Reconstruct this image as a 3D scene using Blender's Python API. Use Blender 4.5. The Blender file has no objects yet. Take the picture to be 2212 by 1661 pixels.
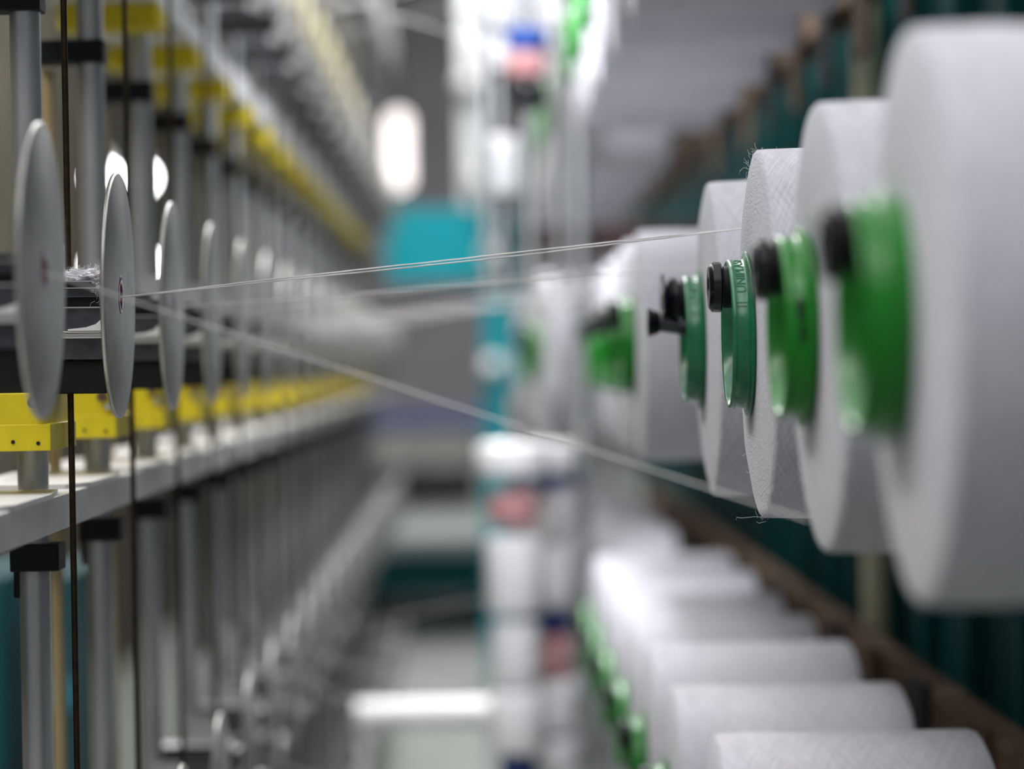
import bpy, bmesh, math, random
from mathutils import Vector, Matrix, noise
random.seed(7)
C = bpy.context.scene.collection
PI = math.pi
H = 1.0                     # camera height above the floor
F = 6300.0                  # focal length in pixels of the 2212 px wide frame
W = 2212.0

# ------------------------------------------------------------------ materials
def mat(name, col, rough=.5, metal=0., var=.0, vscale=30., bump=0., bscale=200., spec=.5, coat=0., sss=0., emit=None, estr=0., trans=0.):
    m = bpy.data.materials.new(name); m.use_nodes = True
    nt = m.node_tree; b = nt.nodes['Principled BSDF']
    b.inputs['Base Color'].default_value = (*col, 1)
    b.inputs['Roughness'].default_value = rough
    b.inputs['Metallic'].default_value = metal
    b.inputs['Specular IOR Level'].default_value = spec
    b.inputs['Coat Weight'].default_value = coat
    if trans: b.inputs['Transmission Weight'].default_value = trans
    if emit:
        b.inputs['Emission Color'].default_value = (*emit, 1); b.inputs['Emission Strength'].default_value = estr
    tc = nt.nodes.new('ShaderNodeTexCoord')
    if var:
        n = nt.nodes.new('ShaderNodeTexNoise'); n.inputs['Scale'].default_value = vscale; n.inputs['Detail'].default_value = 5
        nt.links.new(tc.outputs['Object'], n.inputs['Vector'])
        r = nt.nodes.new('ShaderNodeMapRange'); r.inputs['To Min'].default_value = 1 - var; r.inputs['To Max'].default_value = 1 + var
        r.inputs['From Min'].default_value = .3; r.inputs['From Max'].default_value = .7
        nt.links.new(n.outputs['Fac'], r.inputs['Value'])
        mx = nt.nodes.new('ShaderNodeVectorMath'); mx.operation = 'SCALE'; mx.inputs[0].default_value = col
        nt.links.new(r.outputs['Result'], mx.inputs['Scale']); nt.links.new(mx.outputs['Vector'], b.inputs['Base Color'])
    if bump:
        n2 = nt.nodes.new('ShaderNodeTexNoise'); n2.inputs['Scale'].default_value = bscale; n2.inputs['Detail'].default_value = 4
        nt.links.new(tc.outputs['Object'], n2.inputs['Vector'])
        bp = nt.nodes.new('ShaderNodeBump'); bp.inputs['Strength'].default_value = bump; bp.inputs['Distance'].default_value = .0006
        nt.links.new(n2.outputs['Fac'], bp.inputs['Height']); nt.links.new(bp.outputs['Normal'], b.inputs['Normal'])
    return m

def yarn_mat(name, col):
    """white wound yarn: two crossing families of fine strands around the X axis"""
    m = bpy.data.materials.new(name); m.use_nodes = True
    nt = m.node_tree; N = nt.nodes; L = nt.links; b = N['Principled BSDF']
    b.inputs['Roughness'].default_value = .85; b.inputs['Specular IOR Level'].default_value = .2
    b.inputs['Sheen Weight'].default_value = .25
    tc = N.new('ShaderNodeTexCoord'); s = N.new('ShaderNodeSeparateXYZ'); L.new(tc.outputs['Object'], s.inputs[0])
    a = N.new('ShaderNodeMath'); a.operation = 'ARCTAN2'; L.new(s.outputs['Y'], a.inputs[0]); L.new(s.outputs['Z'], a.inputs[1])
    yy = N.new('ShaderNodeMath'); yy.operation = 'MULTIPLY'; L.new(s.outputs['Y'], yy.inputs[0]); L.new(s.outputs['Y'], yy.inputs[1])
    rr = N.new('ShaderNodeMath'); rr.operation = 'MULTIPLY_ADD'; L.new(s.outputs['Z'], rr.inputs[0]); L.new(s.outputs['Z'], rr.inputs[1]); L.new(yy.outputs[0], rr.inputs[2])
    rad = N.new('ShaderNodeMath'); rad.operation = 'SQRT'; L.new(rr.outputs[0], rad.inputs[0])
    hs = []
    for sg in (1, -1):
        k = N.new('ShaderNodeMath'); k.operation = 'MULTIPLY_ADD'; k.inputs[1].default_value = sg * .045
        L.new(a.outputs[0], k.inputs[0]); L.new(s.outputs['X'], k.inputs[2])
        f = N.new('ShaderNodeMath'); f.operation = 'MULTIPLY'; f.inputs[1].default_value = 900; L.new(k.outputs[0], f.inputs[0])
        fa = N.new('ShaderNodeMath'); fa.operation = 'MULTIPLY'; fa.inputs[1].default_value = 3.0; L.new(a.outputs[0], fa.inputs[0])
        fr = N.new('ShaderNodeMath'); fr.operation = 'MULTIPLY'; fr.inputs[1].default_value = 900; L.new(rad.outputs[0], fr.inputs[0])
        c = N.new('ShaderNodeCombineXYZ'); L.new(f.outputs[0], c.inputs[0]); L.new(fa.outputs[0], c.inputs[1]); L.new(fr.outputs[0], c.inputs[2])
        n = N.new('ShaderNodeTexNoise'); n.inputs['Scale'].default_value = 1.; n.inputs['Detail'].default_value = 3
        L.new(c.outputs[0], n.inputs['Vector']); hs.append(n)
    ad = N.new('ShaderNodeMath'); ad.operation = 'ADD'; L.new(hs[0].outputs['Fac'], ad.inputs[0]); L.new(hs[1].outputs['Fac'], ad.inputs[1])
    bp = N.new('ShaderNodeBump'); bp.inputs['Strength'].default_value = .85; bp.inputs['Distance'].default_value = .0014
    L.new(ad.outputs[0], bp.inputs['Height']); L.new(bp.outputs['Normal'], b.inputs['Normal'])
    mr = N.new('ShaderNodeMapRange'); mr.inputs['From Min'].default_value = .75; mr.inputs['From Max'].default_value = 1.25
    mr.inputs['To Min'].default_value = .80; mr.inputs['To Max'].default_value = 1.08; L.new(ad.outputs[0], mr.inputs['Value'])
    sc = N.new('ShaderNodeVectorMath'); sc.operation = 'SCALE'; sc.inputs[0].default_value = col; L.new(mr.outputs['Result'], sc.inputs['Scale'])
    L.new(sc.outputs['Vector'], b.inputs['Base Color'])
    return m

M = dict(
    yarn=yarn_mat('white_yarn', (.75, .745, .82)),
    yarn_lit=yarn_mat('lit_white_yarn', (.86, .87, .95)),  # paler copy of the white yarn, with the bluish light in its colour
    thread=mat('thread', (.85, .84, .83), .8, var=.05, vscale=400),
    green=mat('bright_green_plastic', (.002, .21, .008), .27, var=.12, vscale=25, spec=.6),
    emerald=mat('emerald_plastic', (.012, .155, .062), .22, var=.22, vscale=60, spec=.6, bump=.1, bscale=400),
    black=mat('black_plastic', (.004, .004, .007), .2, var=.1, vscale=90),
    rubber=mat('black_rubber', (.006, .007, .008), .6, spec=.3, var=.1),
    disc=mat('ground_steel', (.42, .42, .40), .42, .85, var=.10, vscale=70, bump=.15, bscale=600),
    alu=mat('aluminium', (.52, .54, .55), .38, .7, var=.06, vscale=25),
    steel=mat('dark_steel', (.085, .088, .10), .4, .8, var=.25, vscale=120, bump=.3, bscale=500),
    bright=mat('bright_steel', (.72, .72, .72), .3, .8, var=.05),
    rail=mat('painted_rail', (.66, .66, .65), .5, .15, var=.12, vscale=18),
    yellow=mat('yellow_plastic', (.72, .58, .003), .5, var=.08, vscale=60),
    tan=mat('tan_tube', (.46, .36, .19), .5, var=.05),
    brown=mat('brown_rod', (.040, .022, .010), .35, .5, var=.4, vscale=250),
    magenta=mat('ruby_ceramic', (.12, .004, .055), .15, var=.1),
    teal_dark=mat('dark_teal_paint', (.001, .046, .050), .7, var=.12, vscale=6, spec=.15),
    teal=mat('teal_paint', (.002, .26, .32), .6, spec=.2, var=.08, vscale=4),
    rust=mat('brown_dusty_rail', (.10, .066, .044), .9, spec=.1, var=.45, vscale=14),
    cream=mat('cream_paint', (.72, .70, .48), .6, var=.05),
    pink=mat('pink_card', (.62, .30, .31), .7, var=.05),
    navy=mat('navy_card', (.01, .03, .16), .6, var=.05),
    blue=mat('blue_card', (.01, .08, .42), .6, var=.05),
    wall=mat('grey_wall', (.30, .285, .29), .9, var=.06, vscale=1.5),
    floor=mat('grey_floor', (.20, .225, .20), .55, var=.1, vscale=1.2),
    greymach=mat('grey_machine', (.30, .30, .28), .6, var=.2, vscale=4),
    screen=mat('beige_grey_screen', (.078, .072, .052), .9, spec=.1, var=.4, vscale=5),
    teal_mid=mat('mid_teal_paint', (.003, .10, .13), .5, var=.1),
    rib=mat('rib_teal_paint', (.004, .075, .078), .6, spec=.15, var=.05),
    sky=mat('light_blue_plastic', (.03, .35, .50), .5, var=.05),
    maroon=mat('maroon_frame', (.045, .014, .016), .6, var=.1),
    lamp=mat('lamp', (1, 1, 1), .5, var=.01, emit=(1, 1, 1), estr=22.),
    backing=mat('dark_backing_fill', (.075, .066, .046), .8, var=.3, vscale=8, spec=.2),  # dark tone of the sheets added behind the posts
    lamp_warm=mat('warm_lamp', (1, .9, .85), .5, var=.01, emit=(1, .93, .90), estr=2.6),
    white_plastic=mat('white_plastic', (.86, .86, .88), .35, var=.03),
    lint=mat('lint', (.88, .88, .93), .95, var=.04, vscale=300, bump=.6, bscale=1500),
)

# ------------------------------------------------------------------ mesh helpers
def obj(name, bm, m, parent=None, smooth=True, ang=35):
    me = bpy.data.meshes.new(name)
    bmesh.ops.recalc_face_normals(bm, faces=bm.faces[:])
    if smooth:
        for f in bm.faces: f.smooth = True
        for e in bm.edges:
            if len(e.link_faces) == 2 and e.calc_face_angle(0) > math.radians(ang): e.smooth = False
    bm.to_mesh(me); bm.free()
    me.materials.append(m)
    o = bpy.data.objects.new(name, me); C.objects.link(o)
    if parent: o.parent = parent
    return o
def empty(name, loc, label=None, cat=None, group=None):
    o = bpy.data.objects.new(name, None); C.objects.link(o); o.location = loc; o.empty_display_size = .02
    if label: tag(o, label, cat, group)
    return o
def tag(o, label=None, cat=None, group=None, kind=None):
    if label: o['label'] = label
    if cat: o['category'] = cat
    if group: o['group'] = group
    if kind: o['kind'] = kind
    return o
def copy_tree(o, parent=None):
    c = o.copy(); C.objects.link(c); c.parent = parent
    for ch in [x for x in bpy.data.objects if x.parent == o]: copy_tree(ch, c)
    return c
def lathe(bm, prof, seg=64, axis='X', closed=False, off=(0, 0, 0), wob=None):
    """prof: list of (t, r) along the axis"""
    rings = []
    for i, (t, r) in enumerate(prof):
        ring = []
        for k in range(seg):
            a = 2 * PI * k / seg
            tt, rr = (t, r) if wob is None else wob(i, t, r, a)
            c, s = math.cos(a) * rr, math.sin(a) * rr
            p = (tt, c, s) if axis == 'X' else ((c, tt, s) if axis == 'Y' else (c, s, tt))
            ring.append(bm.verts.new((p[0] + off[0], p[1] + off[1], p[2] + off[2])))
        rings.append(ring)
    n = len(rings)
    for i in range(n if closed else n - 1):
        A, B = rings[i], rings[(i + 1) % n]
        for k in range(seg):
            bm.faces.new((A[k], A[(k + 1) % seg], B[(k + 1) % seg], B[k]))
    if not closed:
        bm.faces.new(rings[0]); bm.faces.new(rings[-1])
    return bm
def box(bm, x0, x1, y0, y1, z0, z1, bev=0.):
    r = bmesh.ops.create_cube(bm, size=1.)
    vs = r['verts']
    for v in vs:
        v.co = Vector(((x0 + x1) / 2 + v.co.x * (x1 - x0), (y0 + y1) / 2 + v.co.y * (y1 - y0), (z0 + z1) / 2 + v.co.z * (z1 - z0)))
    if bev:
        es = list({e for v in vs for e in v.link_edges})
        bmesh.ops.bevel(bm, geom=es, offset=bev, segments=2, affect='EDGES', profile=.5)
    return bm
def prism(bm, pts, y0, y1):
    """polygon in X-Z extruded along Y"""
    a = [bm.verts.new((x, y0, z)) for x, z in pts]; b = [bm.verts.new((x, y1, z)) for x, z in pts]
    n = len(pts)
    for i in range(n): bm.faces.new((a[i], a[(i + 1) % n], b[(i + 1) % n], b[i]))
    bm.faces.new(a); bm.faces.new(b[::-1]); return bm
def tube(bm, pts, r, seg=8, taper=None):
    pts = [Vector(p) for p in pts]; rings = []
    up = Vector((0, 0, 1))
    for i, p in enumerate(pts):
        d = (pts[min(i + 1, len(pts) - 1)] - pts[max(i - 1, 0)]).normalized()
        u = d.cross(up if abs(d.z) < .9 else Vector((1, 0, 0))).normalized(); v = d.cross(u)
        rr = r if taper is None else r * (1 + (taper - 1) * i / (len(pts) - 1))
        rings.append([bm.verts.new(p + (u * math.cos(2 * PI * k / seg) + v * math.sin(2 * PI * k / seg)) * rr) for k in range(seg)])
    for A, B in zip(rings, rings[1:]):
        for k in range(seg): bm.faces.new((A[k], A[(k + 1) % seg], B[(k + 1) % seg], B[k]))
    bm.faces.new(rings[0][::-1]); bm.faces.new(rings[-1]); return bm
B = bmesh.new
def ordn(i): return ['nearest', 'second', 'third', 'fourth', 'fifth', 'sixth', 'seventh', 'eighth', 'ninth', 'tenth', 'eleventh', 'twelfth'][i]
ROW = {0: 'middle row', 1: 'upper row', -1: 'lower row', 2: 'topmost row', -2: 'bottom row', 3: 'highest row', -3: 'lowest row'}
def visible(X, Y, z0, z1, x1=None):
    """rough test in the frame, with a margin, of something at X, Y between heights z0 and z1"""
    if Y < 1.0: return False
    px = 1030 + F * X / Y; ya = 790 - F * z1 / Y; yb = 790 - F * z0 / Y
    return px > -250 and px < 2500 and yb > -60 and ya < 1720

# ------------------------------------------------------------------ yarn packages
def body_mesh(R, L, seed, seg=96, amp=.0012):
    def wob(i, t, r, a):
        n = noise.noise(Vector((math.cos(a) * 1.3 + seed, math.sin(a) * 1.3, t * 9)))
        n2 = noise.noise(Vector((math.cos(a) * 5 + seed, math.sin(a) * 5, t * 30)))
        return t + (amp * .8 * n + amp * .4 * n2 if r > .08 else 0), r + (amp * n + amp * .5 * n2 if r > .06 else 0)
    prof = [(-.0044, .0455), (-.0048, .060), (-.0040, R * .72), (-.0022, R * .86), (-.0002, R - .0045), (.0006, R - .0018), (.002, R - .0004), (.007, R)]
    n = 8
    for k in range(1, n): prof.append((.007 + (L - .014) * k / n, R + .0006 * math.sin(k * 2.1)))
    prof += [(L - .007, R), (L - .002, R - .002), (L, R - .007), (L, R * .75), (L, .0455)]
    bm = B(); lathe(bm, prof, seg, closed=True, wob=wob); return bm
def tube_prof():
    ro, ri = .0446, .0412
    return [(-.0172, ri + .0006), (-.0180, ri + .0014), (-.0180, ro - .0010), (-.0171, ro), (-.0160, ro), (-.0158, ro - .0005), (-.0151, ro - .0005),
            (-.0149, ro), (-.0088, ro), (-.0080, ro + .0006), (-.0072, ro + .0042), (-.0062, ro + .0048), (-.0050, ro + .0040), (-.0046, ro + .0004),
            (.198, ro + .0004), (.200, ro - .001), (.200, ri), (.0, ri)]
def letter_mesh(txt, radius, x0, x1, a0, a1, depth):
    """raised lettering bent round a cylinder along X; reads upwards, letter tops towards -X"""
    cu = bpy.data.curves.new('lettering_curve', 'FONT'); cu.body = txt; cu.size = 1.; cu.extrude = .02; cu.resolution_u = 3
    to = bpy.data.objects.new('lettering_tmp', cu); C.objects.link(to)
    bpy.context.view_layer.update()
    dg = bpy.context.evaluated_depsgraph_get()
    me = bpy.data.meshes.new_from_object(to.evaluated_get(dg))
    bpy.data.objects.remove(to); bpy.data.curves.remove(cu)
    bm = B(); bm.from_mesh(me); bpy.data.meshes.remove(me)
    bmesh.ops.triangulate(bm, faces=bm.faces[:])
    xs = [v.co.x for v in bm.verts]; ys = [v.co.y for v in bm.verts]
    lx, hx, ly, hy = min(xs), max(xs), min(ys), max(ys)
    for v in bm.verts:
        u = (v.co.x - lx) / (hx - lx); w = (v.co.y - ly) / (hy - ly)
        a = a0 + (a1 - a0) * u                      # elevation angle on the side facing -Y
        r = radius + (depth if v.co.z > 0 else -.0004)
        x = x1 + (x0 - x1) * w
        v.co = Vector((x, -math.cos(a) * r, math.sin(a) * r))
    return bm

tube_me = None
def package_proto(name, R, L, seed, ym, gm, seg=96, letters=False):
    root = empty(name, (0, 0, 0))
    obj('yarn_winding', body_mesh(R, L, seed, seg), ym, root)
    bm = B(); lathe(bm, tube_prof(), seg, closed=True)
    t = obj('tube', bm, gm, root, ang=50)
    t['label'] = 'green plastic tube'
    if letters:
        obj('lettering', letter_mesh('UNIPLAST', .0446, -.0146, -.0092, math.radians(33), math.radians(80), .00035), gm, t, smooth=False)
        bm = B()
        for a in (24, 21):
            ar = math.radians(a)
            tube(bm, [(-.0150, -math.cos(ar) * .0447, math.sin(ar) * .0447), (-.0088, -math.cos(ar) * .0447, math.sin(ar) * .0447)], .00035, 6)
        obj('moulded_rib', bm, gm, t)
    return root
def peg_proto():
    root = empty('package_peg', (0, 0, 0))
    bm = B(); lathe(bm, [(-.020, .0125), (.235, .0125)], 32); obj('rod', bm, M['rubber'], root)
    bm = B(); lathe(bm, [(-.0245, .0060), (-.0285, .0065), (-.0290, .0085), (-.0290, .0122), (-.0272, .0146), (-.0266, .0150), (-.0222, .0151), (-.0213, .0143), (-.0211, .0100)], 48)
    obj('knob', bm, M['black'], root, ang=22)
    return root
PX, PZ, PITCH, PY0 = .168, .016, .316, 1.114
RP = .40                                           # vertical pitch of the rows
tweak = {0: (-.0075, .1105), 1: (-.003, .1105), 2: (0, .1105), 3: (-.004, .1105), 4: (.021, .111), 5: (-.018, .1105), 6: (-.014, .108), 7: (-.008, .106), 8: (-.006, .106)}
protos = {}
def get_proto(kind):
    if kind not in protos:
        if kind == 'focus': protos[kind] = [package_proto('yarn_package', .1105, .188, 3.3, M['yarn'], M['emerald'], 160, True), 0]
        elif kind == 'emerald': protos[kind] = [package_proto('yarn_package', .1105, .188, 8.1, M['yarn'], M['emerald'], 96, True), 0]
        elif kind == 'near': protos[kind] = [package_proto('yarn_package', .1105, .188, 5.7, M['yarn'], M['green'], 96, True), 0]
        elif kind == 'far': protos[kind] = [package_proto('yarn_package', .1105, .188, 1.2, M['yarn'], M['green'], 48), 0]
        elif kind == 'wide': protos[kind] = [package_proto('yarn_package', .128, .188, 2.2, M['yarn_lit'], M['green'], 48), 0]
        elif kind == 'peg': protos[kind] = [peg_proto(), 0]
    p = protos[kind]; p[1] += 1
    return p[0] if p[1] == 1 else copy_tree(p[0])
pack_pos = {}
for k in range(-2, 4):
    n = 0
    for i in range(0, 10):
        Y = PY0 + PITCH * i
        zc = PZ + RP * k + (.012 if k == 1 else 0) + (.012 if k == -1 else 0)
        X = PX
        if k == 0: X += tweak.get(i, (0, 0))[0]
        else: X += random.uniform(-.005, .005) * (0 if k == -1 else 1) - (.020 if k == 1 and i >= 4 else 0) - ((.004 if i <= 3 else .014) if k == -1 else 0)
        if not (visible(X, Y, zc - .12, zc + .12) or visible(X + .19, Y, zc - .12, zc + .12)): continue
        kind = 'far'
        if k == 0: kind = {0: 'near', 1: 'near', 2: 'focus', 3: 'emerald'}.get(i, 'near' if i < 6 else 'far')
        elif i < 6: kind = 'near'
        p = get_proto(kind)
        p.location = (X, Y, H + zc); p.rotation_euler = (random.uniform(0, .0) , 0, random.uniform(-.012, .012))
        p.scale = (1, 1, 1)
        if k != 0:
            s = random.uniform(.95, 1.03); p.scale = (1, s, s)
        if k == 0 and i < 2:
            for ch in list(bpy.data.objects):
                if ch.parent == p and ch.name.startswith('yarn_winding'): ch.location.x = (.0055, .0025)[i]
        if k == 0 and i == 4: p.scale = (1, .98, .98)
        if k == 0 and i == 5: p.scale = (1, .965, .965)
        pack_pos[(k, i)] = (X, Y, zc)
        look = {(0, 0): 'very large blurred white yarn package at the right edge, nearest of all',
                (0, 1): 'blurred white yarn package with bright green tube, second from the right edge',
                (0, 2): 'sharp fuzzy-edged white yarn package whose emerald tube carries raised lettering',
                (0, 3): 'white yarn package with emerald tube just behind the sharp fuzzy one'}.get((k, i))
        if not look:
            look = ('white yarn package with green tube, %s in the %s' % (ordn(n), ROW[k])) if n < 12 else 'far white yarn package'
        tag(p, look[0].lower() + look[1:], 'yarn package', 'white yarn packages of the creel')
        q = get_proto('peg'); q.location = (X, Y, H + zc + .0283)
        if k == 0 and i == 2: q.location.y -= .004
        who = {(0, 0): 'in the big blurred tube at the right edge', (0, 1): 'above the second bright green tube from the right', (0, 2): 'sharp, beside the emerald tube with raised lettering',
               (0, 3): 'with extra latch, beside the second emerald tube'}.get((k, i), 'in the tube of the %s package in the %s' % (ordn(n), ROW[k]))
        tag(q, 'black knob-ended peg ' + who, 'peg', 'pegs holding the yarn packages')
        if (k, i) == (0, 3):
            bm = B(); lathe(bm, [(-.043, .0075), (-.0425, .0105), (-.035, .0078), (-.034, .006)], 32, off=(0, 0, -.016)); obj('latch_knob', bm, M['black'], q)
            bm = B(); tube(bm, [(-.036, 0, -.016), (-.024, 0, -.018), (-.018, 0, -.020), (0, 0, -.010)], .0062, 12); obj('latch_arm', bm, M['steel'], q)
            bm = B(); lathe(bm, [(-.0335, .008), (-.0325, .0185), (-.0310, .0185), (-.0300, .011), (-.0270, .0105), (-.0262, .0160), (-.0235, .0150), (-.023, .008)], 32); obj('collar', bm, M['black'], q)
        n += 1
# loose fibres standing off the sharp package
focus = protos['focus'][0]
bm = B()
for j in range(260):
    a = random.choice([random.uniform(.15, 1.45), random.uniform(-.9, .9), random.uniform(0, 2 * PI), random.uniform(3.4, 4.4)])
    R = .1105; x = random.uniform(-.001, .004) if j < 190 else random.uniform(0, .06)
    # angle measured from +Z towards +Y (far side, the left outline)
    d = Vector((0, math.sin(a), math.cos(a)))
    p = Vector((x, 0, 0)) + d * (R - .0015)
    ln = random.choice([.0015, .002, .003, .003, .005]); pts = [p]
    dr = (d + Vector((random.uniform(-.8, .3), random.uniform(-.6, .6), random.uniform(-.6, .6)))).normalized()
    for q_ in range(3):
        dr = (dr + Vector([random.uniform(-.6, .6) for _ in range(3)])).normalized(); pts.append(pts[-1] + dr * ln / 3)
    tube(bm, pts, .00009, 4, .6)
def Pt(px, py, Y):
    """the world point seen at a pixel of the frame at distance Y (undoing the small camera roll)"""
    dx, dy = px - 1030, py - 790; c, s = math.cos(ROLL), math.sin(ROLL)
    ux, uy = dx * c - dy * s, dx * s + dy * c
    return Vector((ux / F * Y, Y, H - uy / F * Y))
ROLL = .018
fl = focus.matrix_basis.inverted()
for pl in ([(1634, 338), (1632, 330), (1636, 324), (1631, 316), (1630, 308)], [(1622, 368), (1614, 364), (1606, 362), (1598, 370), (1596, 376)], [(1622, 366), (1617, 358)],
           [(1650, 1117), (1630, 1116), (1612, 1118), (1600, 1119), (1591, 1117), (1590, 1123)], [(1655, 1126), (1640, 1130), (1634, 1127)], [(1616, 620), (1618, 760), (1622, 800)], [(1610, 980), (1604, 985)]):
    tube(bm, [fl @ (Pt(x, y, 1.755) ) for x, y in pl], .0001, 5)
obj('fuzz', bm, M['thread'], focus)['kind'] = 'stuff'
# dark printed marks on the second bright tube
pk1 = [o for o in bpy.data.objects if o.get('label', '').startswith('blurred white yarn package with bright green tube')][0]
tb = [o for o in bpy.data.objects if o.parent == pk1 and o.name.startswith('tube')][0]
bm = B()
for (a0, a1, xa, xb) in ((4, 17, -.0125, -.0090), (-10, 2, -.0115, -.0088)):
    g = []
    for q_ in range(7):
        a = math.radians(a0 + (a1 - a0) * q_ / 6)
        g.append([bm.verts.new((x, -math.cos(a) * r, math.sin(a) * r)) for x, r in ((xa, .0443), (xa, .0449), (xb, .0449), (xb, .0443))])
    for A_, B_ in zip(g, g[1:]):
        for k in range(4): bm.faces.new((A_[k], A_[(k + 1) % 4], B_[(k + 1) % 4], B_[k]))
    bm.faces.new(g[0]); bm.faces.new(g[-1][::-1])
obj('printed_mark', bm, M['rubber'], tb)

# second creel section, packages standing out into the aisle
for k in range(-2, 3):
    n = 0
    for i in range(0, 6):
        Y = 4.75 + .36 * i; zc = PZ + RP * k + .004; X = .098 + .004 * i if k == 0 else .13
        if not visible(X, Y, zc - .13, zc + .13): continue
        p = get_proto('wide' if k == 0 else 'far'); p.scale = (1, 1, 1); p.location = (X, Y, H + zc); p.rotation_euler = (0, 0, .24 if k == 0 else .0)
        tag(p, ('bluish-lit white yarn package at the far end of the %s, %s from front' if k == 0 else 'blurred white yarn package past the gap in the %s, %s from front') % (ROW[k], ordn(n)), 'yarn package', 'yarn packages in the far creel section')
        q = get_proto('peg'); q.location = (X, Y, H + zc + .0283); q.rotation_euler = p.rotation_euler
        tag(q, 'black peg of the far creel section, %s, %s from front' % (ROW[k], ordn(n)), 'peg', 'pegs holding the yarn packages')
        n += 1

# ------------------------------------------------------------------ creel structure behind the packages
bm = B(); box(bm, .50, .52, .9, 9., 0, 2.2)
tag(obj('back_panel', bm, M['teal_dark'], smooth=False), 'dark teal panel standing behind the white yarn packages', 'panel')
for i in range(9):
    Y = 2.62 + .285 * i
    bm = B(); box(bm, .480, .4995, Y - .016, Y + .016, .0, 2.2, .002)
    tag(obj('panel_rib', bm, M['rib'], smooth=False), 'dark teal upright rib on the panel behind the packages, %s from the front' % ordn(i), 'rib', 'upright ribs of the teal panel')
bm = B(); tube(bm, [(.458, 3.38, 0), (.458, 3.38, 2.2)], .016, 20)
tag(obj('upright_pole', bm, M['cream']), 'pale cream upright pole in front of the dark teal panel', 'pole')
for k in range(-2, 3):
    zc = H + PZ + RP * k
    root = empty('peg_rail', (.425, 1.0, zc), 'dusty brown rail carrying the pegs behind the packages of the %s' % ROW[k], 'rail', 'rails behind the packages')
    bm = B(); box(bm, -.018, .018, 0, 6.2, -.03, .078 if k < 0 else .03, .003); obj('bar', bm, M['rust'], root, smooth=False)
    for i in range(0, 18):
        Y = PY0 + PITCH * i - 1.0
        bm = B(); box(bm, -.024, -.018, Y - .045, Y + .045, -.105, .088 if k < 0 else .105, .002); obj('mount_plate', bm, M['rubber' if i % 2 else 'rust'], root, smooth=False)

# ------------------------------------------------------------------ left side: tension discs
DX, DZ, DY0 = -.218, .047, 1.477
def disc_mesh(seg=128):
    bm = B(); R = .0752; t = .0034
    lathe(bm, [(0, .0112), (0, R - .0008), (-.0005, R), (-t + .0005, R), (-t, R - .0008), (-t, .0112)], seg, closed=True); return bm
def tensioner_proto(seg=128):
    root = empty('thread_tensioner', (0, 0, 0))
    obj('disc', disc_mesh(seg), M['disc'], root, ang=60)
    bm = B(); lathe(bm, [(.0006, .0098), (.0003, .0112), (-.0034, .0112), (-.0040, .0095), (-.0034, .0070), (-.0012, .0064), (0, .0072)], 48, closed=True); obj('eyelet', bm, M['magenta'], root)
    bm = B()
    box(bm, -.100, -.0045, -.016, .016, -.0215, -.0078, .0006)       # main block
    box(bm, -.100, -.0040, -.014, .016, -.0390, -.0262, .0006)       # lower block
    box(bm, -.095, -.012, -.012, .014, -.0010, .0040, .0004)
    obj('arm', bm, M['steel'], root, smooth=False)
    bm = B()
    box(bm, -.100, -.0038, -.018, .018, -.0078, -.0070)
    box(bm, -.100, -.0090, -.017, .016, .0042, .0048)
    box(bm, -.098, -.0180, -.015, .015, .0084, .0090)
    box(bm, -.100, -.0036, -.020, .018, -.0228, -.0218, .0003)
    box(bm, -.100, -.0060, -.018, .016, -.0262, -.0232, .0004)
    obj('plate', bm, M['bright'], root, smooth=False)
    bm = B(); box(bm, -.096, -.017, -.013, .013, .0048, .0084); box(bm, -.094, -.010, -.009, .012, -.0070, -.0010); obj('damper', bm, M['rubber'], root, smooth=False)
    bm = B(); prism(bm, [(-.030, -.0216), (-.0040, -.0216), (-.0040, -.0085), (-.0065, -.0085), (-.0090, -.0140), (-.0130, -.0176), (-.0190, -.0195), (-.030, -.0206)], -.0205, -.0165)
    obj('bracket', bm, M['white_plastic'], root, smooth=False)  # white colour stands in for the glint on the steel corner
    bm = B(); box(bm, -.110, -.0080, -.010, .020, -.0600, -.0392, .001); obj('housing', bm, M['rubber'], root, smooth=False)
    bm = B(); prism(bm, [(-.060, .0040), (-.0340, .0040), (-.0338, .026), (-.0350, .030), (-.0375, .033), (-.060, .033)], .010, .0125); obj('guard', bm, M['alu'], root, smooth=False)
    return root
def sensor_proto():
    root = empty('sensor_block', (0, 0, 0))
    bm = B(); box(bm, -.085, 0., 0, .110, -.0345, -.0185, .0006); box(bm, -.085, -.004, .002, .110, -.0190, 0, .0006)
    obj('body', bm, M['yellow'], root, smooth=False)
    for x, z, r in ((-.0225, -.0290, .0012), (-.0075, -.0300, .0012)):
        bm = B(); lathe(bm, [(-.0006, r), (.001, r)], 16, 'Y', off=(x, 0, z)); obj('screw', bm, M['rubber'], root)
    bm = B(); lathe(bm, [(-.004, .0036), (.003, .0036)], 24, 'Y', off=(-.0095, .0, -.0055)); obj('screw', bm, M['rust'], root)
    bm = B(); lathe(bm, [(-.003, .0022), (.001, .0022)], 24, 'Y', off=(-.0055, .0, -.0125)); obj('screw', bm, M['alu'], root)
    return root
tp, tf, sp = tensioner_proto(), tensioner_proto(40), sensor_proto()
used = {'a': 0, 'b': 0, 's': 0}
eye = {}
NT = 22
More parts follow.
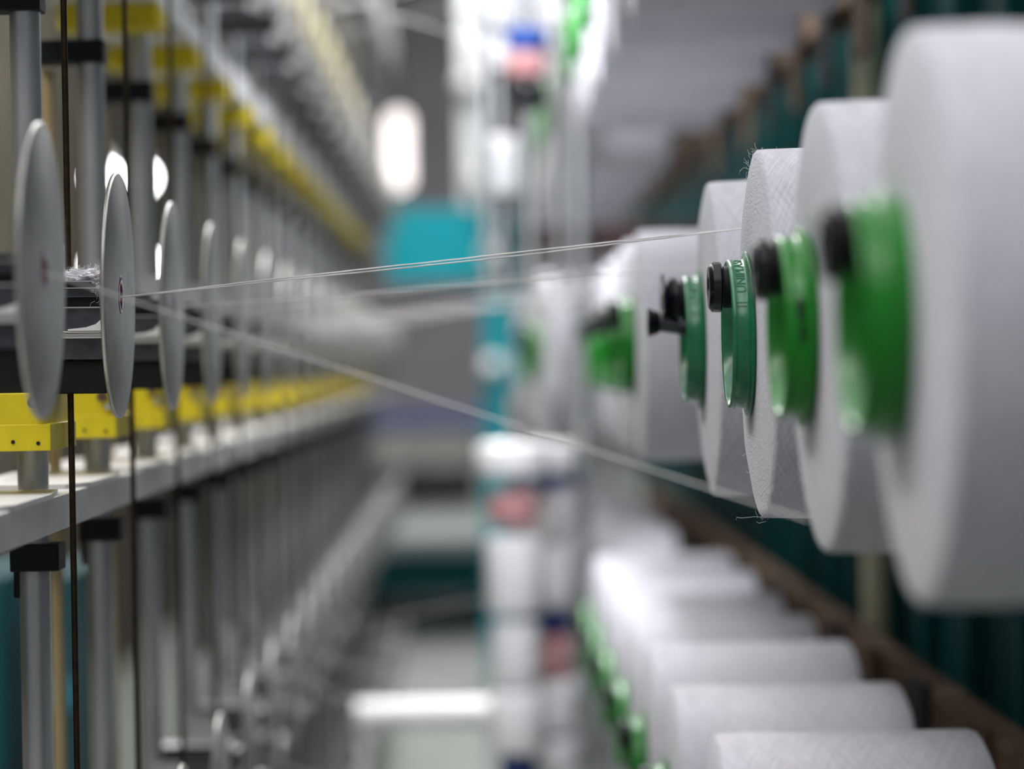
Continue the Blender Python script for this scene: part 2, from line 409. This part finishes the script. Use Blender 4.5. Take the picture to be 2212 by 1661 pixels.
for k in range(-3, 4):
    n = m_ = 0
    for i in range(NT):
        Y = DY0 + PITCH * i; zc = DZ + RP * k + (.005 if i == 0 and k == 0 else 0) - (.007 if k < 0 else 0)
        if visible(DX, Y, zc - .08, zc + .08):
            key = 'a' if i < 8 else 'b'; src = tp if key == 'a' else tf
            o = src if used[key] == 0 else copy_tree(src); used[key] += 1
            o.location = (DX, Y, H + zc); o.rotation_euler = (0, .008, 0)
            eye[(k, i)] = Vector((DX, Y, H + zc))
            if k == 1:
                bm = B(); bmesh.ops.create_icosphere(bm, subdivisions=3, radius=.0062)
                for v in bm.verts: v.co.x -= .010; v.co.z -= .0640
                lathe(bm, [(-.062, .003), (-.058, .003)], 12, 'Z', off=(-.010, 0, 0))
                obj('glint_ball', bm, M['white_plastic'], o)  # white ball added as a blurred highlight under each upper arm
            where = {(0, 0): 'large blurred thread tensioner with steel disc, nearest at the left edge', (0, 1): 'sharp thread tensioner with thin steel disc and ruby eyelet'}.get((k, i))
            if not where:
                where = 'blurred thread tensioner with steel disc, %s in the %s' % (ordn(n), ROW[k]) if n < 12 else 'tiny far thread tensioner towards the end of the %s' % ROW[k]
            tag(o, where, 'thread tensioner', 'thread tensioners' if n < 12 else 'far thread tensioners of the %s' % ROW[k]); n += 1
for zi, (zs, rn) in enumerate(((-.0115, 'middle'), (.318, 'upper'), (.610, 'topmost'))):
    m_ = 0
    for i in range(17):
        Ys = 1.737 + PITCH * i
        if not visible(-.29, Ys, zs - .04, zs + .01): continue
        o = sp if used['s'] == 0 else copy_tree(sp); used['s'] += 1
        o.location = (-.2545, Ys + (.03 if zs > .2 else 0), H + zs)
        if zs > .2: o.scale = (1, .45, 1)
        tag(o, ('yellow sensor block clamped to the posts, %s in the %s yellow row' % (ordn(m_), rn)) if m_ < 12 else 'far yellow sensor block near the end of the %s yellow row' % rn,
            'sensor block', 'yellow sensor blocks' if m_ < 12 else 'far yellow sensor blocks of the %s row' % rn); m_ += 1
for key, src in (('a', tp), ('b', tf), ('s', sp)):
    if used[key] == 0:
        raise RuntimeError(key)

# lint caught on the sharp tensioner
bm = B(); bmesh.ops.create_icosphere(bm, subdivisions=5, radius=1.)
for v in bm.verts:
    c = v.co.copy()
    q_ = .75 + .5 * noise.fractal(c * 3.0, 1., 2., 4)
    v.co = Vector((c.x * .021 * q_ - .018, c.y * .012 * q_, max(-.0005, (c.z * .0050 * q_ + .0075 + .0008 * noise.noise(c * 9)))) )
for j in range(420):
    p = Vector((random.uniform(-.036, .001), random.uniform(-.012, .006), random.uniform(.006, .0128)))
    pts = [p]; dr = Vector((random.uniform(-1, 1), random.uniform(-1, .3), random.uniform(-.1, 1))).normalized()
    for q_ in range(5):
        dr = (dr + Vector([random.uniform(-.8, .8) for _ in range(3)])).normalized(); pts.append(pts[-1] + dr * .0008)
    tube(bm, pts, .00007, 4)
for j in range(60):
    p = Vector((random.uniform(-.012, -.002), -.0185, random.uniform(-.010, .006)))
    pts = [p]; dr = Vector((random.uniform(-1, 1), -.2, random.uniform(-1, 1))).normalized()
    for q_ in range(5):
        dr = (dr + Vector([random.uniform(-.8, .8) for _ in range(3)])).normalized(); pts.append(pts[-1] + dr * .001)
    tube(bm, pts, .00006, 4)
o = obj('lint_tuft', bm, M['lint']); o.location = eye[(0, 1)] + Vector((-.002, 0, .0042)) + Vector((-.0, 0, 0))
tag(o, 'tuft of white lint caught on top of the sharp thread tensioner', 'lint')

# ------------------------------------------------------------------ posts, rods, rails
for i in range(18):
    Y = 1.852 + PITCH * i
    nm = ordn(i) if i < 12 else None
    root = empty('frame_post', (-.283, Y, 0), ('silver tubular post of the left frame, %s from the camera' % nm) if nm else 'far silver post of the left frame', 'post', 'silver posts of the left frame')
    bm = B(); lathe(bm, [(0, .0098), (2.3, .0098)], 32, 'Z'); obj('tube', bm, M['alu'], root)
    for z in (.238, -.116, -.516, .638):
        bm = B()
        if z == .238: box(bm, -.040, .0115, -.013, .013, H + z - .0085, H + z + .0085, .001)
        else: box(bm, -.013, .018, -.018, .014, H + z - .0085, H + z + .0085, .001); 
        if z == -.116: tube(bm, [(-.010, 0, H + z - .008), (-.010, 0, H + z - .026)], .0035, 10)
        obj('collar', bm, M['rubber'], root, smooth=False)
for i in range(18):
    Y = 1.80 + PITCH * i
    nm = ordn(i) if i < 12 else None
    bm = B(); tube(bm, [(0, 0, 0), (0, 0, .8), (0, 0, 1.6), (0, 0, 2.3)], .0020, 16)
    o = obj('brown_rod', bm, M['brown']); o.location = (-.251, Y, 0)
    tag(o, {0: 'sharp thin dark brown rod at the left edge behind the nearest disc', 1: 'thin dark brown rod running behind the sharp disc'}.get(i, ('thin blurred dark brown rod, %s from the camera' % nm) if nm else 'far thin brown rod'), 'rod', 'thin brown rods')
for i in range(14):
    Y = 1.78 + PITCH * i
    bm = B(); tube(bm, [(0, 0, 0), (0, 0, 1.226)], .0048, 14)
    o = obj('tan_tube', bm, M['tan']); o.location = (-.316, Y + .08, 0)
    tag(o, ('tan tube hanging beside the silver posts, %s from the camera' % ordn(i)) if i < 12 else 'far tan tube beside the silver posts', 'tube', 'tan tubes beside the posts')
for k in range(-2, 4):
    zt = H - .074 + RP * k
    root = empty('guide_rail', (0, 0, 0), 'long pale metal rail below the discs of the %s' % ROW[k], 'rail', 'pale rails of the left frame')
    bm = B(); box(bm, -.345, -.257, .9, 8.2, zt - .0225, zt - .001, .0006); obj('bar', bm, M['rail'], root, smooth=False)
    for i in range(18):                              # white cover plates lying on the rail between the posts
        Y = 1.852 + PITCH * i - .158
        bm = B()
        pts = [(-.340, Y - .12), (-.340, Y + .12), (-.262, Y + .12), (-.2545, Y + .04), (-.2555, Y - .09), (-.268, Y - .12)]
        a = [bm.verts.new((x, y, zt - .001)) for x, y in pts]; b_ = [bm.verts.new((x, y, zt + .002)) for x, y in pts]
        for q_ in range(6): bm.faces.new((a[q_], a[(q_ + 1) % 6], b_[(q_ + 1) % 6], b_[q_]))
        bm.faces.new(a); bm.faces.new(b_[::-1])
        obj('cover_plate', bm, M['white_plastic'], root, smooth=False)

for y0, z0, z1, lab in ((3.3, .255, .50, 'dark sheet added behind the silver posts above the middle row'), (3.6, -.36, -.115, 'dark sheet added behind the silver posts below the pale rail')):  # added sheets that darken the gaps behind the posts
    rt = empty('dark_backing', (-.36, y0, H + z0), lab, 'backing', 'dark sheets added behind the left frame')
    bm = B(); box(bm, -.01, .006, 0, 8.0 - y0, 0, z1 - z0, .002); obj('back_sheet', bm, M['backing'], rt, smooth=False)
    bm = B(); box(bm, .0065, .010, 0, 8.0 - y0, (z1 - z0) * .86, (z1 - z0) * .96, .001); obj('back_lip', bm, M['backing'], rt, smooth=False)

# ------------------------------------------------------------------ threads from package rim to eyelet
def thread(k, iD, end, label, r=.0006, sag=0., dbl=False, seed=0):
    e = eye[(k, iD)] + Vector((.001, -.002, -.001)); s = e + Vector((-.012, .002, 0))
    end = Vector(end); bm = B()
    for st in range(2 if dbl else 1):
        pts = [s]
        N = 60
        for j in range(N + 1):
            t = j / N; p = e.lerp(end, t)
            p.z += -sag * 4 * t * (1 - t)
            if dbl:
                w = .0011 * math.sin(PI * t) + .0001; ph = t * 30 + st * PI
                p.z += math.sin(ph * .25) * .3 * w + (st - .5) * 1.7 * w; p.y += math.cos(ph) * w
            p += Vector((0, noise.noise(Vector((t * 40, st * 7, seed))) * .0002, noise.noise(Vector((seed, t * 40, st * 5))) * .00025))
            pts.append(p)
        tube(bm, pts, r, 6)
    o = obj('thread', bm, M['thread']); tag(o, label, 'thread', 'threads crossing the aisle'); return o
def rim(k, i, a, R=.108):
    X, Y, z = pack_pos[(k, i)]
    return (X + .0005, Y + math.sin(a) * R, H + z + math.cos(a) * R)
thread(0, 0, Pt(1745, 1124, 1.385), 'thick blurred thread sloping down from the nearest disc to the lower right', .0005, 0., False, 1.)
thread(0, 1, Pt(1612, 493, 1.832), 'sharp white thread from the ruby eyelet of the sharp disc', .00052, 0., True, 2.)
for i in range(2, 12):
    if (0, i + 1) in pack_pos:
        a = {2: 1.05, 3: .8, 4: 1.2, 5: 1.0}.get(i, random.uniform(.3, 1.6))
        thread(0, i, rim(0, i + 1, a), 'blurred white thread from the %s disc in the middle row' % ordn(i), .0006, 0, False, i)
for k in (-1, 1):
    for i in range(1, 12):
        if (k, i) in eye and (k, i + 1) in pack_pos:
            thread(k, i, rim(k, i + 1, random.uniform(0, 6.28)), 'blurred thread crossing the aisle in the %s from disc column %s' % (ROW[k], ordn(i)), .0004, 0, False, i + 20)

# ------------------------------------------------------------------ bobbin stack in the aisle, far things
root = empty('bobbin_stand', (.0, 4.3, 0), 'blurred stand of white bobbins with navy, pink and blue bands in the aisle', 'bobbin stand')
# x, y, bottom, top of each pole: the first four hang from the top plate, the others stand on the base
POLES = [(.018, 0., H + .10, 1.9), (.040, .05, H + .10, 1.9), (.082, -.04, H + .08, 1.9), (.128, .09, H + .10, 1.9), (.050, -.04, .01, H - .04), (.101, .09, .01, H - .04)]
for x, y, z0, z1 in POLES:
    bm = B(); lathe(bm, [(z0, .008), (z1, .008)], 16, 'Z', off=(x, y, 0)); obj('pole', bm, M['alu'], root)
bm = B(); box(bm, -.02, .20, -.10, .15, 1.88, 1.90, .004); obj('top_plate', bm, M['steel'], root, smooth=False)
bm = B(); tube(bm, [(.16, .14, 0), (.16, .14, 1.9)], .012, 16); obj('column', bm, M['alu'], root)
bm = B(); box(bm, -.02, .20, -.10, .15, 0, .02, .004); obj('base', bm, M['steel'], root, smooth=False)
for (pi, ya, yb, rp, mm) in [(2, 1155, 1325, 62, 'yarn'), (3, 1335, 1378, 50, 'navy'), (3, 1385, 1475, 52, 'pink'), (2, 1335, 1480, 52, 'yarn'), (2, 1485, 1620, 60, 'yarn'), (3, 1485, 1600, 66, 'yarn'), (2, 1625, 1700, 40, 'navy'), (3, 1610, 1700, 66, 'yarn'),
                             (2, 955, 1030, 80, 'yarn'), (3, 962, 1030, 70, 'yarn'), (3, 1038, 1060, 70, 'navy'), (2, 1062, 1130, 52, 'pink'), (3, 1070, 1180, 60, 'yarn'), (3, 1185, 1325, 60, 'yarn'),
                             (1, -60, 60, 62, 'yarn'), (2, 70, 118, 46, 'blue'), (2, 120, 175, 44, 'pink'), (2, 178, 245, 40, 'black'), (3, -60, 100, 50, 'yarn'), (1, 70, 150, 50, 'yarn'),
                             (1, 290, 420, 50, 'yarn')]:
    Y = 4.3; pi -= 0
    za, zb = H + (790 - ya) / F * Y, H + (790 - yb) / F * Y; r = rp / F * Y; hh = (za - zb) / 2
    bm = B(); e = min(.010, hh * .4)
    x, y = POLES[pi + (2 if ya > 900 else 0)][:2]
    lathe(bm, [(-hh, r * .75), (-hh + e * .4, r * .95), (-hh + e, r), (hh - e, r), (hh - e * .4, r * .95), (hh, r * .75)], 40, 'Z', off=(x, y, (za + zb) / 2))
    obj('bobbin' if mm == 'yarn' else 'colour_band', bm, M['white_plastic' if mm == 'yarn' else mm], root)
# overhead beam and column of the teal gantry, far down the aisle
root = empty('teal_gantry', (0, 9.2, 0), 'teal painted gantry far down the aisle', 'gantry')
bm = B(); box(bm, -.28, .11, 0, .12, H + .27, H + .50, .004); obj('beam', bm, M['teal'], root, smooth=False)
bm = B(); box(bm, .02, .115, 0, .10, 0, H + .27, .004); obj('column', bm, M['teal'], root, smooth=False)
bm = B(); box(bm, -.04, .03, .02, .10, H + .50, H + 1.3, .004); obj('mast', bm, M['alu'], root, smooth=False)
# white balls standing in for blurred highlights in front of the gantry
for (px, py, r, lab) in [(1064, 790, .034, 'round white highlight ball low on the teal column'), (1062, 548, .034, 'round white highlight ball high on the teal column'),
                         (1010, 178, .040, 'round bright highlight ball left of the blue band'), (1040, 118, .040, 'bright highlight ball just above the blue band'), (1038, 385, .042, 'round white highlight ball above the teal beam')]:
    p0 = Pt(px, py, 9.1); rt = empty('highlight_ball', p0, lab, 'knob', 'white highlight balls')
    bm = B(); lathe(bm, [(-r, r * .25), (-r * .9, r * .5), (-r * .5, r * .88), (0, r), (r * .5, r * .88), (r * .9, r * .5), (r, r * .25)], 32, 'Y'); obj('ball', bm, M['white_plastic'], rt)
    bm = B(); tube(bm, [(0, r * .9, 0), (0, .112, 0)], .010, 10); obj('stem', bm, M['alu'], rt)
# white cross rail low in the aisle, box machines on the floor
p0 = Pt(965, 1540, 4.6)
bm = B(); tube(bm, [(-.20, 4.6, p0.z), (.02, 4.6, p0.z)], .022, 24)
for x in (-.19, .01): tube(bm, [(x, 4.6, 0), (x, 4.6, p0.z)], .008, 12)
tag(obj('cross_bar', bm, M['white_plastic']), 'white cross bar low in the aisle between the two frames', 'bar')
for px, py, l_, rr, lab in ((862, 325, .17, .045, 'warm white hanging lamp glowing at the end of the left frame'), (775, 300, .10, .030, 'dimmer warm lamp left of the hanging lamp')):
    p0 = Pt(px, py, 13.); rt = empty('hanging_lamp', p0, lab, 'lamp', 'lamps at the end of the hall')
    bm = B(); lathe(bm, [(-l_, rr * .4), (-l_ * .85, rr), (l_ * .85, rr), (l_, rr * .4)], 24, 'Z'); obj('tube', bm, M['lamp_warm'], rt)
    bm = B(); tube(bm, [(0, 0, l_), (0, 0, 3.0)], .006, 8); obj('cord', bm, M['black'], rt)
def cabinet(name, x0, x1, Y, d, z0, z1, m1, m2, lab):
    rt = empty(name, ((x0 + x1) / 2, Y, z0), lab, 'machine'); w = (x1 - x0) / 2; h = z1 - z0
    bm = B(); box(bm, -w, w, 0, d, .0, h * .9, .01); obj('body', bm, M[m1], rt, smooth=False)
    bm = B(); box(bm, -w - .02, w + .02, -.02, d + .02, h * .9, h, .01); obj('top', bm, M[m2], rt, smooth=False)
    bm = B(); box(bm, -w * .8, w * .8, -.012, 0, h * .1, h * .45, .005); obj('front_panel', bm, M['black'], rt, smooth=False)
cabinet('floor_cabinet', -.45, .04, 11.0, .9, 0, .30, 'teal_dark', 'teal_dark', 'dark teal cabinet low on the floor between the frames')
cabinet('far_machine', -.9, .10, 20., 1.5, 0, .66, 'greymach', 'navy', 'grey machine with a dark navy top at the end of the aisle')
rt = empty('teal_machine_frame', (-.65, 4.0, 0), 'teal machine frame seen through the posts at the lower left', 'machine')
bm = B(); box(bm, -.06, -.01, 0, .4, 0, H - .275, .003); obj('upright', bm, M['teal_mid'], rt, smooth=False)
bm = B(); box(bm, .050, .083, 0, .4, 0, H - .275, .003); obj('upright', bm, M['teal_mid'], rt, smooth=False)
bm = B(); box(bm, -.01, .05, .1, .3, .1, .2, .003); obj('brace', bm, M['teal_mid'], rt, smooth=False)
bm = B(); box(bm, -.60, -.565, 3.985, 3.997, H - .46, H - .42, .002); o = obj('blue_tag', bm, M['sky'], rt, smooth=False); o.location = (.65, -4.0, 0)
bm = B(); box(bm, .06, .48, 4.50, 4.54, H + .175, H + .215, .003); tag(obj('cross_member', bm, M['maroon'], smooth=False), 'dark maroon cross member where the first row of packages ends', 'beam')
bm = B(); box(bm, -1.24, -1.22, 1.2, 14, 0, 2.6)
tag(obj('screen_panel', bm, M['screen'], smooth=False), 'grey-brown screen standing behind the silver posts', 'panel')
# two lamps glimpsed through the left frame
for (px, py, lab) in ((222, 384, 'bright lamp seen between the posts, upper left of four'), (222, 572, 'bright lamp seen between the posts, lower left of four'),
                      (303, 384, 'bright lamp seen between the posts, upper right of four'), (303, 572, 'bright lamp seen between the posts, lower right of four')):
    p0 = Pt(px, py, 6.2); rt = empty('work_lamp', p0, lab, 'lamp', 'lamps glimpsed through the left frame')
    bm = B(); bmesh.ops.create_icosphere(bm, subdivisions=3, radius=.030); obj('bulb', bm, M['lamp'], rt)
    bm = B(); lathe(bm, [(.030, .020), (.055, .012), (.060, .004)], 20, 'Z'); obj('cap', bm, M['alu'], rt)
# ------------------------------------------------------------------ hall
bm = B(); box(bm, -8, 8, -3, 31, -.1, 0); tag(obj('floor', bm, M['floor'], smooth=False), kind='structure')
bm = B(); box(bm, -8, 8, 30, 30.2, 0, 7); tag(obj('wall_back', bm, M['wall'], smooth=False), kind='structure')

# ------------------------------------------------------------------ light
w = bpy.data.worlds.new('world'); bpy.context.scene.world = w; w.use_nodes = True
bg = w.node_tree.nodes['Background']; bg.inputs[0].default_value = (.93, .91, 1., 1); bg.inputs[1].default_value = .26
def area(name, loc, rot, sx, sy, power, col=(1, 1, 1)):
    l = bpy.data.lights.new(name, 'AREA'); l.shape = 'RECTANGLE'; l.size = sx; l.size_y = sy; l.energy = power; l.color = col
    o = bpy.data.objects.new(name, l); C.objects.link(o); o.location = loc; o.rotation_euler = rot; return o
area('ceiling_light_aisle', (-.35, .9, H + 1.7), (0, math.radians(-10), 0), 1.1, 4.0, 46, (.98, .98, 1))
area('ceiling_light_far', (-.05, 6.0, H + 1.9), (0, 0, 0), .5, 5, 190, (1, .985, .97))
area('ceiling_light_left', (-1.3, 3.5, H + 2.0), (0, math.radians(-24), 0), .35, 8, 110, (1, .96, .90))
area('fill_light_bobbins', (-.05, 3.3, H + .74), (math.radians(38), math.radians(-14), 0), .12, .5, 12, (.93, .95, 1))  # added fill brightening the far packages and bobbins, without a lamp fixture
area('ceiling_light_end', (0, 20, H + 4), (0, 0, 0), 6, 10, 700, (1, .98, 1))

# ------------------------------------------------------------------ camera
cam = bpy.data.cameras.new('camera'); co = bpy.data.objects.new('camera', cam); C.objects.link(co)
co.location = (0, 0, H); co.matrix_world = Matrix.Translation((0, 0, H)) @ Matrix.Rotation(PI / 2, 4, 'X') @ Matrix.Rotation(-ROLL, 4, 'Z')
cam.sensor_width = 36; cam.lens = F / W * 36
# the aisle's vanishing point lies at pixel (1030, 790)
cr, sr = math.cos(ROLL), math.sin(ROLL)
cam.shift_x = (1106 - 1030) / W; cam.shift_y = -(830.5 - 790) / W
cam.dof.use_dof = True; cam.dof.focus_distance = 1.775; cam.dof.aperture_fstop = 3.8; cam.dof.aperture_blades = 0
cam.clip_start = .05; cam.clip_end = 200
sc = bpy.context.scene; sc.camera = co
sc.view_settings.view_transform = 'Standard'; sc.view_settings.look = 'None'; sc.view_settings.exposure = -.06; sc.view_settings.gamma = 1
sc.view_settings.use_curve_mapping = False
